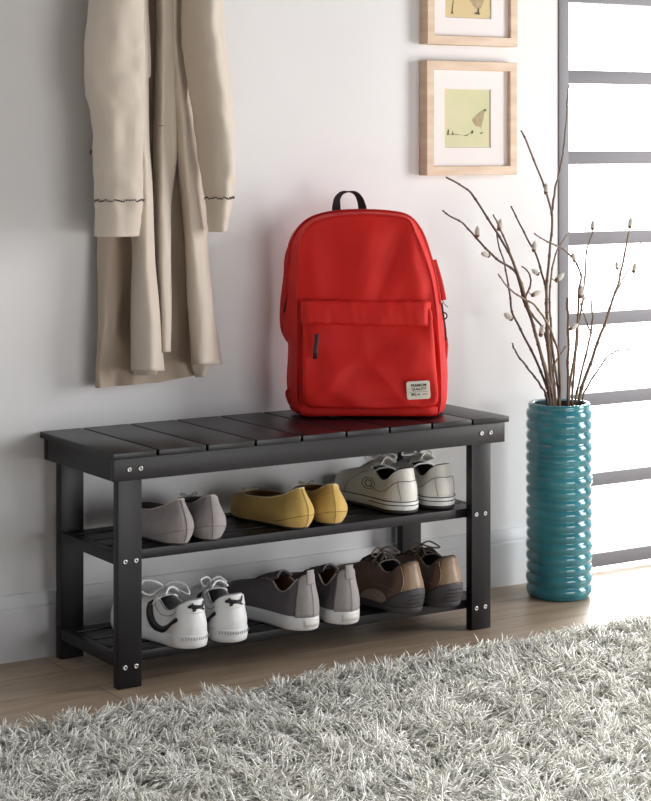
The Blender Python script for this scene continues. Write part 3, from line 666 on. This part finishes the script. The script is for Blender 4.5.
# ------------------------------------------------------------------ shoes
class Shoe:
    """a shoe in local space: heel at y=0, toe at +y; u runs round the foot (0 heel, .5 toe), v from sole to collar"""
    def __init__(s, **k): s.__dict__.update(k)
    def plan(s, a, grow=0):
        t = (1-math.cos(PI*a))/2; w = sit(s.w, t)
        h = (1-(1-min(t/s.th, 1))**2)**.5; q = min((1-t)/s.tt, 1); w *= h*(1-(1-q)**s.te)**.5
        return w, t*s.L, t
    def spring(s, t): return s.sp*max(0, (t-.7)/.3)**2
    def P(s, u, v, off=0):
        p = s._p(u, v)
        if off:
            e = 1e-3; du = s._p(u+e, v)-s._p(u-e, v); dv = s._p(u, min(v+e, 1.3))-s._p(u, v-e)
            n = du.cross(dv)
            if n.length > 1e-12: p = p+n.normalized()*off
        return p
    def _p(s, u, v):
        u = u % 1; side = 1 if u <= .5 else -1; a = 2*u if u <= .5 else 2*(1-u)
        w, y, t = s.plan(a); bend = s.bend*math.sin(PI*t)**2*s.foot
        n = Vector((side*math.sin(PI*a), -math.cos(PI*a), 0))
        P0 = Vector((side*w+bend, y, s.zs+s.spring(t))); c = t
        yc = s.yb+(s.yt-s.yb)*c
        wc = sit(s.wc, c)*(1-(1-min(c/s.ch, 1))**2)**.5*(1-(1-min((1-c)/.16, 1))**2)**.5
        P3 = Vector((side*wc+bend*.7, yc, sit(s.zc, c)))
        hg = P3.z-P0.z; hv = Vector((P0.x-P3.x, P0.y-P3.y, 0))
        k1 = sit(s.k1, c); k2 = sit(s.k2, c); k3 = sit(s.k3, c); b = sit(s.b, c)
        P1 = P0+n*b+Vector((0, 0, hg*k1)); P2 = P3+hv*k2+Vector((0, 0, -hg*k3))+n*sit(s.b2, c)
        if v > 1: return P3+(P3-P2).normalized()*(v-1)*abs(hg)
        m = 1-v; return P0*m**3+P1*3*m*m*v+P2*3*m*v*v+P3*v**3
    def upper(s, m, root, nu=88, nv=16):
        R = [[s.P((j+.5)/nu, i/nv) for j in range(nu)] for i in range(nv+1)]
        return MB().loft(R).build('upper', m, root)
    def lining(s, m, root, nu=72, th=.004):
        rim = [s.P((j+.5)/nu, 1) for j in range(nu)]; cy = (s.yb+s.yt)/2; R = [rim]
        fz = s.zs+.006
        for k, (ins, dz, q) in enumerate(((.25, .0016, 0), (.75, .0014, 0), (1, -.001, 0), (1, 0, .25), (1, 0, .55), (1, 0, .85), (1.6, 0, 1), (4, 0, 1), (99, 0, 1))):
            r = []
            for p in rim:
                d = Vector((p.x, (p.y-cy)*.35, 0)); l = max(d.length, 1e-6); st = min(th*ins, l*.98 if ins < 90 else l); x = p.x-d.x/l*st; yy = p.y-d.y/l*st
                if ins > 90: x = 0
                elif ins > 1: x = p.x*(1-.25*(ins-1))
                yy = min(max(yy, s.yb+.004), s.yt+.02*q)
                r.append(Vector((x, yy, p.z+dz+(fz-p.z)*q)))
            R.append(r)
        return MB().loft(R).build('lining', m, root)
    def sole(s, m, root, zt, flare=.002, inset=.003, name='sole', z0=0, nu=88, zheel=None, groove=False):
        R = []
        def ring(off, z):
            r = []
            for j in range(nu):
                u = (j+.5)/nu; side = 1 if u <= .5 else -1; a = 2*u if u <= .5 else 2*(1-u); w, y, t = s.plan(a)
                n = Vector((side*math.sin(PI*a), -math.cos(PI*a), 0)); bend = s.bend*math.sin(PI*t)**2*s.foot
                zz = z*(1 if z <= zt*.3 or not zheel else (zheel+(zt-zheel)*min(1, t*1.6))/zt)
                r.append(Vector((side*w+bend, y, zz+s.spring(t)))+n*off)
            return r
        lv = [(-inset*2.5, z0), (-inset, z0), (-inset*.3+flare*.6, z0+.0015)]
        if groove: lv += [(flare, zt*.30), (flare, zt*.42), (flare-.0015, zt*.45), (flare, zt*.48)]
        lv += [(flare, z0+(zt-z0)*.35), (flare, zt-.002)] if not groove else [(flare, zt-.002)]
        lv += [(flare-.0012, zt), (-.001, zt+.0004), (-.005, zt)]
        R = [ring(o, z) for o, z in lv]
        return MB().loft(R, True, True).build(name, m, root)
    def patch(s, name, m, root, u0, u1, vlo, vhi, off=.0012, n=26, k=10, th=.0012):
        """overlay between curves vlo(f), vhi(f), f in 0..1 along u"""
        R = []
        for i in range(k+1):
            R.append([s.P(u0+(u1-u0)*j/n, vlo(j/n)+(vhi(j/n)-vlo(j/n))*i/k, off) for j in range(n+1)])
        return solid(MB().loft(R, False).build(name, m, root), th)
    def line(s, name, m, root, uv, r=.0007, off=.0012, n=40):
        pts = cr([(a, b, 0) for a, b in uv], n)
        return MB().tube([s.P(p.x, p.y, off) for p in pts], r, 5).build(name, m, root)
    def strip(s, name, m, root, uvw, off=.0014, n=30):
        """ribbon of changing width along (u,v,halfwidth in v)"""
        C = cr([(a, b, c) for a, b, c in uvw], n); A = []; B = []
        for p in C: A.append(s.P(p.x, p.y-p.z, off)); B.append(s.P(p.x, p.y+p.z, off))
        mid = [s.P(p.x, p.y, off) for p in C]
        return solid(MB().loft([A, mid, B], False).build(name, m, root), .0008)
    def decal(s, name, m, root, poly, u, v, su, sv, off=.0034):
        tr = geometry.tessellate_polygon([[Vector((a, b, 0)) for a, b in poly]])
        bm = bmesh.new(); vs = [bm.verts.new((a, b, 0)) for a, b in poly]
        for t in tr:
            try: bm.faces.new([vs[i] for i in t])
            except ValueError: pass
        bmesh.ops.subdivide_edges(bm, edges=bm.edges[:], cuts=1); bm.verts.index_update()
        V = [s.P(u+p.co.x*su, v+p.co.y*sv, off) for p in bm.verts]; Fc_ = [[q.index for q in f.verts] for f in bm.faces]; bm.free()
        return solid(MB().add(V, Fc_).build(name, m, root), .0006)
    def cu(s, c): return math.acos(1-2*c)/PI/2
    def tongue(s, m, root, y0, y1, z0, z1, hw=.019, curl=.008, thick=.004):
        R = []
        for i in range(13):
            t = i/12; y = y0+(y1-y0)*t; z = z0+(z1-z0)*t+curl*math.sin(PI*t)*.5-(.004 if t == 0 else 0); h = hw*(.8+.25*t)*(1 if t < .9 else .85)
            R.append([Vector((h*q+s.bend*s.foot*.7, y-.006*abs(q)**2*t, z-.012*q*q)) for q in np.linspace(-1, 1, 13)])
        return solid(MB().loft(R, False).build('tongue', m, root), thick)
    def laces(s, m, root, cs, r=.0016, lift=.006, flat=None, bow=None, name='lace'):
        for k, c in enumerate(cs):
            c2 = cs[min(k+1, len(cs)-1)]
            a = s.P(s.cu(c), .97, .0015); b = s.P(1-s.cu(c), .97, .0015)
            mid = (a+b)/2+Vector((0, 0, lift))
            MB().tube(cr([a-Vector((0, 0, .003)), a+Vector((0, 0, .001)), a.lerp(mid, .5)+Vector((0, 0, lift*.4)), mid, b.lerp(mid, .5)+Vector((0, 0, lift*.4)), b+Vector((0, 0, .001)), b-Vector((0, 0, .003))], 18), r, 6).build(name, m, root)
            if k < len(cs)-1:
                d = s.P(1-s.cu(c2), .97, .0015)
                MB().tube(cr([a, a.lerp(d, .5)+Vector((0, 0, lift*1.2)), d], 14), r, 6).build(name, m, root)
        if bow:
            for pts in bow: MB().tube(cr(pts, 40), r*1.05, 7).build('lace_bow', m, root)
def const(x): return lambda f: x

def shoe_root(name, x, y, z, label, cat, group, rz=0): return empty(name, (x, y, z), label, cat, group, rz)
SH1, SH2 = .2537, .0612

M['cream'] = mat('cream_binding', s2l(206, 194, 160), .7)
M['grey_suede'] = mat('grey_suede', s2l(158, 150, 150), .9, .05, 60, .4, 700, sheen=.3)
M['grey_bind'] = mat('grey_binding', s2l(190, 182, 178), .8)
M['grey_in'] = mat('grey_shoe_lining', s2l(96, 88, 90), .8)
M['mustard'] = mat('mustard_suede', s2l(212, 176, 98), .85, .05, 60, .4, 700, sheen=.2)
M['mustard_in'] = mat('mustard_shoe_lining', s2l(120, 88, 40), .8)
M['sole_dark'] = mat('dark_outsole', s2l(50, 44, 42), .7)
M['white_leather'] = mat('white_leather', s2l(232, 232, 232), .42, .02, 20, .15, 300)
M['white_rubber'] = mat('white_rubber', s2l(228, 228, 230), .5, .02, 20)
M['offwhite'] = mat('aged_white_leather', s2l(222, 219, 212), .45, .04, 20, .2, 260)
M['seam'] = mat('seam_line', s2l(120, 116, 112), .8)
M['sneaker_in'] = mat('grey_mesh_lining', s2l(150, 150, 154), .9, .15, 150, .6, 900)
M['dark_in'] = mat('dark_lining', s2l(52, 46, 44), .9, .15, 90)
M['black'] = mat('black_trim', s2l(26, 25, 28), .5)
M['canvas'] = mat('charcoal_canvas', s2l(102, 95, 98), .85, .08, 120, .5, 1200)
M['heel_grey'] = mat('light_grey_tab', s2l(156, 150, 150), .7, .04, 80, .3, 600)
M['brown_in'] = mat('brown_lining', s2l(110, 72, 46), .8, .1, 50)
M['brown'] = mat('brown_leather', s2l(112, 86, 70), .5, vscale=16, bump=.35, bscale=160, col2=s2l(88, 66, 56))
M['tan'] = mat('tan_leather', s2l(156, 130, 102), .42, vscale=14, bump=.25, bscale=160, col2=s2l(122, 96, 76))
M['hike_sole'] = mat('charcoal_rubber', s2l(66, 62, 66), .6, .08, 60, .3, 300)
M['hike_lace'] = mat('brown_lace', s2l(98, 86, 76), .7, .25, 300)
M['hike_mid'] = mat('taupe_suede', s2l(150, 136, 120), .85, .06, 40, .3, 500)

FLAT = dict(L=.245, th=.13, tt=.34, te=2.0, sp=.004, bend=.004, zs=.005, ch=.17,
    w=[(0, .022), (.15, .0270), (.4, .0290), (.68, .039), (.85, .037), (1, .03)],
    wc=[(0, .017), (.15, .0215), (.35, .028), (.7, .032), (1, .028)],
    zc=[(0, .087), (.04, .084), (.14, .073), (.35, .061), (.7, .055), (1, .053)],
    k1=[(0, .42), (.5, .5), (1, .85)], k2=[(0, .0), (.4, .2), (1, .5)], k3=[(0, .38), (.5, .3), (1, .05)],
    b=[(0, .024), (.12, .024), (.4, .012), (.8, .005), (1, .004)], b2=[(0, .016), (.15, .012), (.5, .004), (1, 0)], yb=.012, yt=.190)
def flat_shoe(x, px_z, rz, foot, kind, label, group, hs=1.0):
    d = dict(FLAT); s = Shoe(foot=foot, **d)
    m, mb, mi, nm = ((M['grey_suede'], M['grey_bind'], M['grey_in'], 'ballet_flat') if kind == 'grey' else (M['mustard'], M['cream'], M['mustard_in'], 'ballet_flat'))
    if kind != 'grey': s.zc = [(a, b*.93) for a, b in s.zc]; s.w = [(a, b*1.06) for a, b in s.w]
    r = shoe_root(nm, x, px_z, SH1, label, 'shoe', group, rz)
    s.upper(m, r); s.lining(mi, r, th=.0022)
    s.sole(M['sole_dark'], r, .005, flare=-.001, inset=.003)
    rim = [s.P(j/80, 1)+Vector((0, 0, .0008)) for j in range(80)]
    MB().tube(rim, .0013, 6, True).build('binding', mb, r)
    s.line('back_seam', m, r, [(0, .02), (0, .5), (0, .98)], r=.0010, off=.0006)
    s.line('heel_seam', M['seam'] if kind == 'grey' else M['mustard_in'], r, [(-.16, .12), (-.08, .26), (0, .30), (.08, .26), (.16, .12)], r=.0005, off=.0003)
    a = s.P(.5, 1); MB().tube(cr([a+Vector((-.002, -.002, .004)), a+Vector((-.014, .006, .008)), a+Vector((-.016, -.006, .006)), a+Vector((0, -.001, .004)), a+Vector((.016, -.006, .006)), a+Vector((.014, .006, .008)), a+Vector((.002, -.002, .004))], 30), .0012, 6).build('bow', mb, r)
    return r
G = 'pair of grey ballet flats'
flat_shoe(.1640, -.296, .06, -1, 'grey', 'grey suede ballet flat on the upper shelf, left one beside the front leg', G)
flat_shoe(.2270, -.293, -.26, 1, 'grey', 'grey suede ballet flat on the upper shelf, right one of the grey pair', G)
G = 'pair of mustard ballet flats'
flat_shoe(.4410, -.290, .10, -1, 'mustard', 'mustard yellow ballet flat on the upper shelf, left one of the yellow pair', G)
flat_shoe(.5110, -.288, -.26, 1, 'mustard', 'mustard yellow ballet flat on the upper shelf, right one next to white leather sneakers', G)

SNK = dict(L=.268, th=.16, tt=.30, te=2.3, sp=.006, bend=.005, zs=.022, ch=.16,
    w=[(0, .036), (.15, .037), (.42, .035), (.68, .046), (.85, .044), (1, .036)],
    wc=[(0, .026), (.2, .029), (.45, .024), (.6, .019), (1, .015)],
    zc=[(0, .091), (.08, .086), (.22, .070), (.36, .066), (.5, .078), (.62, .083), (.8, .077), (1, .064)],
    k1=[(0, .45), (.5, .5), (1, .85)], k2=[(0, .0), (.4, .3), (.7, .45), (1, .55)], k3=[(0, .42), (.5, .2), (1, .04)],
    b=[(0, .004), (.2, .003), (.5, .002), (1, .003)], b2=[(0, .001), (.2, .002), (1, 0)], yb=.009, yt=.180)
CAT = [(-.50,.02),(-.44,.18),(-.34,.22),(-.27,.34),(-.20,.20),(.02,.12),(.20,.08),(.34,.14),(.43,.34),(.52,.38),(.47,.12),(.41,-.06),(.34,-.12),(.40,-.24),(.50,-.34),(.36,-.38),(.24,-.26),(.14,-.20),(-.02,-.16),(-.10,-.22),(-.14,-.38),(-.28,-.38),(-.26,-.20),(-.32,-.06),(-.42,-.06)]
def arcs(s, root, m, r, side): pass
def puma(x, y, rz, foot, label, big_bow):
    s = Shoe(foot=foot, **SNK)
    r = shoe_root('sneaker', x, y, SH2, label, 'shoe', 'pair of white sneakers with black cat logos', rz)
    s.upper(M['white_leather'], r); s.lining(M['sneaker_in'], r, th=.006)
    s.sole(M['white_rubber'], r, .0255, flare=.0022, inset=.004)
    s.patch('heel_collar', M['white_leather'], r, -.13, .13, lambda f: .64+.14*abs(2*f-1)**2, lambda f: 1.0-.02*abs(2*f-1), off=.0012)
    s.decal('cat_emblem', M['black'], r, CAT, -.006, .835, .120, .34)
    # curved side stripe in black on both sides
    for sg in (1, -1):
        s.strip('side_stripe', M['black'], r, [(sg*.108, .48, .05), (sg*.118, .49, .09), (sg*.132, .42, .10), (sg*.150, .24, .12), (sg*.172, .14, .12), (sg*.20, .20, .15), (sg*.228, .42, .15), (sg*.252, .66, .12), (sg*.268, .82, .08)])
        s.line('seam', M['seam'], r, [(sg*.13, .80), (sg*.16, .74), (sg*.20, .72), (sg*.24, .80), (sg*.27, .95)], r=.0006)
    # stitching on the sole at the heel
    st = MB()
    for j in range(-7, 8):
        u = j*.0115; p = s.P(u, 0); n = Vector((p.x, p.y-.04, 0)).normalized(); q = p+n*.0040
        st.tube([Vector((q.x, q.y, .0165)), Vector((q.x+.0012, q.y, .0225))], .0006, 4)
    st.build('sole_stitching', M['seam'], r)
    s.tongue(M['white_leather'], r, .178, .085, .062, .103, .020)
    k = s.P(.5-.03, .97)
    bow = None
    lc_ = Vector((0, .112, .098))
    if big_bow: bow = [[lc_, lc_+Vector((-.018, .004, .012)), lc_+Vector((-.042, .012, .016)), lc_+Vector((-.052, .008, .0)), lc_+Vector((-.036, .0, -.010)), lc_+Vector((-.012, -.002, -.002)), lc_],
                       [lc_, lc_+Vector((.012, -.008, .010)), lc_+Vector((.028, -.030, .004)), lc_+Vector((.024, -.046, -.010)), lc_+Vector((.010, -.026, -.002)), lc_],
                       [lc_, lc_+Vector((-.020, -.008, -.008)), lc_+Vector((-.034, -.008, -.028))]]
    else: bow = [[lc_, lc_+Vector((-.010, .0, .008)), lc_+Vector((-.026, -.006, .004)), lc_+Vector((-.022, -.016, -.006)), lc_], [lc_, lc_+Vector((.016, -.002, .006)), lc_+Vector((.026, -.012, -.004)), lc_]]
    s.laces(M['white_rubber'], r, [.52, .62, .72, .82, .92], r=.0022, bow=bow)
    return r
puma(.1835, -.325, .17, -1, 'white sneaker with black side stripe and lace bow on the lower shelf, left one', True)
puma(.2635, -.327, -.04, 1, 'white sneaker with black cat mark on the lower shelf, next to grey canvas shoe', False)

def whiteshoe(x, y, rz, foot, label):
    d = dict(SNK); d.update(L=.270, sp=.008, zs=.024, zc=[(0, .094), (.07, .088), (.2, .070), (.34, .066), (.5, .080), (.62, .086), (.8, .08), (1, .066)], w=[(0, .036), (.15, .038), (.42, .036), (.68, .047), (.85, .045), (1, .036)])
    s = Shoe(foot=foot, **d); r = shoe_root('leather_sneaker', x, y, SH1, label, 'shoe', 'pair of off-white leather sneakers', rz)
    s.upper(M['offwhite'], r); s.lining(M['dark_in'], r, th=.006)
    s.sole(M['sole_dark'], r, .0085, flare=.001, inset=.006, name='outsole')
    s.sole(M['white_leather'], r, .027, flare=.0022, inset=.0, z0=.0085, name='midsole')
    # dark pinstripe in the midsole
    def pin(z, u0, u1):
        return MB().tube([(lambda p: Vector((p.x*1.0, p.y, z+s.spring(p.y/s.L)))+Vector((p.x, (p.y-.04) if p.y < .04 else 0, 0)).normalized()*.0024)(s.P(u, 0)) for u in np.linspace(u0, u1, 50)], .0010, 5).build('pinstripe', M['black'], r)
    pin(.0185, -.20, .20); pin(.0262, -.47, .47)
    for k in (-1, 1):
        s.line('seam', M['seam'], r, [(0, .62), (k*.05, .64), (k*.09, .60), (k*.13, .42), (k*.16, .36), (k*.22, .5)], r=.0007)
        s.line('seam', M['seam'], r, [(k*.05, .05), (k*.06, .3), (k*.07, .6)], r=.0005)
        s.line('seam', M['seam'], r, [(k*.30, .03), (k*.285, .4), (k*.27, .8)], r=.0006)
        for rad in (1, .55):
            pts = [(k*.225+.026*rad*math.cos(a), .50+.20*rad*math.sin(a)) for a in np.linspace(0, 2*PI, 17)]
            s.line('round_emblem', M['seam'], r, pts, r=.0009 if rad == 1 else .0012, n=48)
    s.tongue(M['offwhite'], r, .180, .082, .064, .108, .020)
    lc_ = Vector((0, .112, .104))
    s.laces(M['white_leather'], r, [.48, .58, .68, .78, .9], r=.0020, bow=[[lc_, lc_+Vector((-.016, -.006, .010)), lc_+Vector((-.034, -.006, .010)), lc_+Vector((-.040, -.002, .0)), lc_+Vector((-.020, .0, -.002)), lc_],
        [lc_, lc_+Vector((.014, -.010, .008)), lc_+Vector((.026, -.020, .0)), lc_+Vector((.012, -.022, -.004)), lc_]])
    return r
whiteshoe(.7100, -.272, -.01, -1, 'off-white leather sneaker with round side emblem on the upper shelf, left one')
whiteshoe(.8040, -.272, .0, 1, 'off-white leather sneaker on the upper shelf, right one nearest the bench corner leg')

def canvas(x, y, rz, foot, label):
    d = dict(SNK); d.update(L=.272, zs=.024, w=[(0, .034), (.15, .0365), (.42, .0355), (.68, .046), (.85, .044), (1, .036)], wc=[(0, .022), (.2, .0275), (.45, .025), (.6, .020), (1, .015)],
        zc=[(0, .108), (.05, .104), (.14, .086), (.24, .072), (.36, .070), (.5, .084), (.62, .086), (.8, .078), (1, .064)])
    s = Shoe(foot=foot, **d); r = shoe_root('canvas_shoe', x, y, SH2, label, 'shoe', 'pair of grey canvas shoes', rz)
    s.upper(M['canvas'], r); s.lining(M['brown_in'], r, th=.005)
    s.sole(M['white_rubber'], r, .0280, flare=.0024, inset=.003)
    s.patch('heel_tab', M['heel_grey'], r, -.085, .085, const(.0), lambda f: 1.04-.05*abs(2*f-1)**1.5, off=.0014)
    s.line('heel_seam', M['seam'], r, [(0, .02), (0, .5), (0, .95)], r=.0005, off=.0030)
    s.patch('heel_pull', M['heel_grey'], r, -.030, .030, const(.80), lambda f: 1.12, off=.0030, th=.002)
    rim = [s.P(u, 1)+Vector((0, 0, .0012)) for u in np.linspace(.09, .91, 70)]; MB().tube(rim, .0014, 6).build('binding', M['heel_grey'], r)
    p0 = s.P(0, 0)
    pl = MB(); R_ = [[(lambda p: Vector((p.x*1.06, p.y-.0032, z)))(s.P(u, 0)) for u in np.linspace(-.05, .05, 12)] for z in (.008, .021)]
    solid(pl.loft(R_, False).build('heel_label', M['offwhite'], r), .0008)
    s.tongue(M['canvas'], r, .180, .090, .062, .104, .021)
    s.laces(M['canvas'], r, [.56, .66, .76, .88], r=.0018)
    return r
canvas(.4365, -.325, .13, -1, 'charcoal canvas shoe with white sole on the lower shelf, left one with side showing')
canvas(.5260, -.327, -.02, 1, 'charcoal canvas shoe with white sole on the lower shelf, next to brown shoes')

def hiker(x, y, rz, foot, label):
    d = dict(SNK); d.update(L=.274, zs=.016, sp=.012, th=.17, w=[(0, .036), (.15, .039), (.42, .037), (.68, .048), (.85, .046), (1, .038)], wc=[(0, .024), (.2, .029), (.45, .026), (.6, .021), (1, .016)],
        zc=[(0, .104), (.07, .099), (.2, .082), (.34, .078), (.48, .092), (.62, .094), (.8, .084), (1, .066)], b=[(0, .011), (.2, .009), (.5, .005), (1, .004)], b2=[(0, .004), (.2, .004), (1, 0)])
    s = Shoe(foot=foot, **d); r = shoe_root('hiking_shoe', x, y, SH2, label, 'shoe', 'pair of brown leather walking shoes', rz)
    s.upper(M['brown'], r); s.lining(M['dark_in'], r, th=.007)
    s.sole(M['hike_sole'], r, .019, flare=.003, inset=.004)
    s.patch('heel_counter', M['hike_sole'], r, -.15, .15, const(-.02), lambda f: .36*(1-abs(2*f-1)**2.2)+.02, off=.0030, th=.002)
    s.patch('heel_panel', M['tan'], r, -.075, .075, const(.30), lambda f: .985, off=.0014)
    for k in (-1, 1):
        s.patch('side_panel', M['hike_mid'], r, k*.13, k*.235, const(.0), lambda f: .06+.30*math.sin(PI*f)**.7, off=.0018)
        s.line('seam', M['cream'], r, [(k*.080, .32), (k*.072, .6), (k*.085, .95)], r=.0005, off=.0022)
        s.line('seam', M['seam'], r, [(k*.11, .38), (k*.16, .52), (k*.22, .55), (k*.27, .85)], r=.0006)
    for k in range(3): s.line('heel_groove', M['sole_dark'], r, [(-.06+.01*k, .05+.08*k), (0, .07+.08*k), (.06-.01*k, .05+.08*k)], r=.0011, off=.0052)
    s.tongue(M['dark_in'], r, .182, .092, .066, .106, .021, thick=.006)
    lc_ = Vector((0, .112, .112))
    s.laces(M['hike_lace'], r, [.44, .54, .64, .74, .84], r=.0018, lift=.008, bow=[[lc_, lc_+Vector((-.016, -.006, .006)), lc_+Vector((-.034, -.010, -.004)), lc_+Vector((-.024, -.012, -.010)), lc_],
        [lc_, lc_+Vector((.014, -.010, .006)), lc_+Vector((.032, -.022, -.006)), lc_+Vector((.016, -.016, -.006)), lc_], [lc_, lc_+Vector((-.014, -.022, .0)), lc_+Vector((-.018, -.040, -.014))]])
    rim = [s.P(u, 1)+Vector((0, 0, .0012)) for u in np.linspace(.16, .84, 60)]; MB().tube(rim, .0009, 6).build('binding', M['hike_mid'], r)
    return r
hiker(.6885, -.322, .10, -1, 'brown leather walking shoe on the lower shelf, left one of the brown pair')
hiker(.7830, -.322, .02, 1, 'brown leather walking shoe on the lower shelf, right one beside the bench leg')
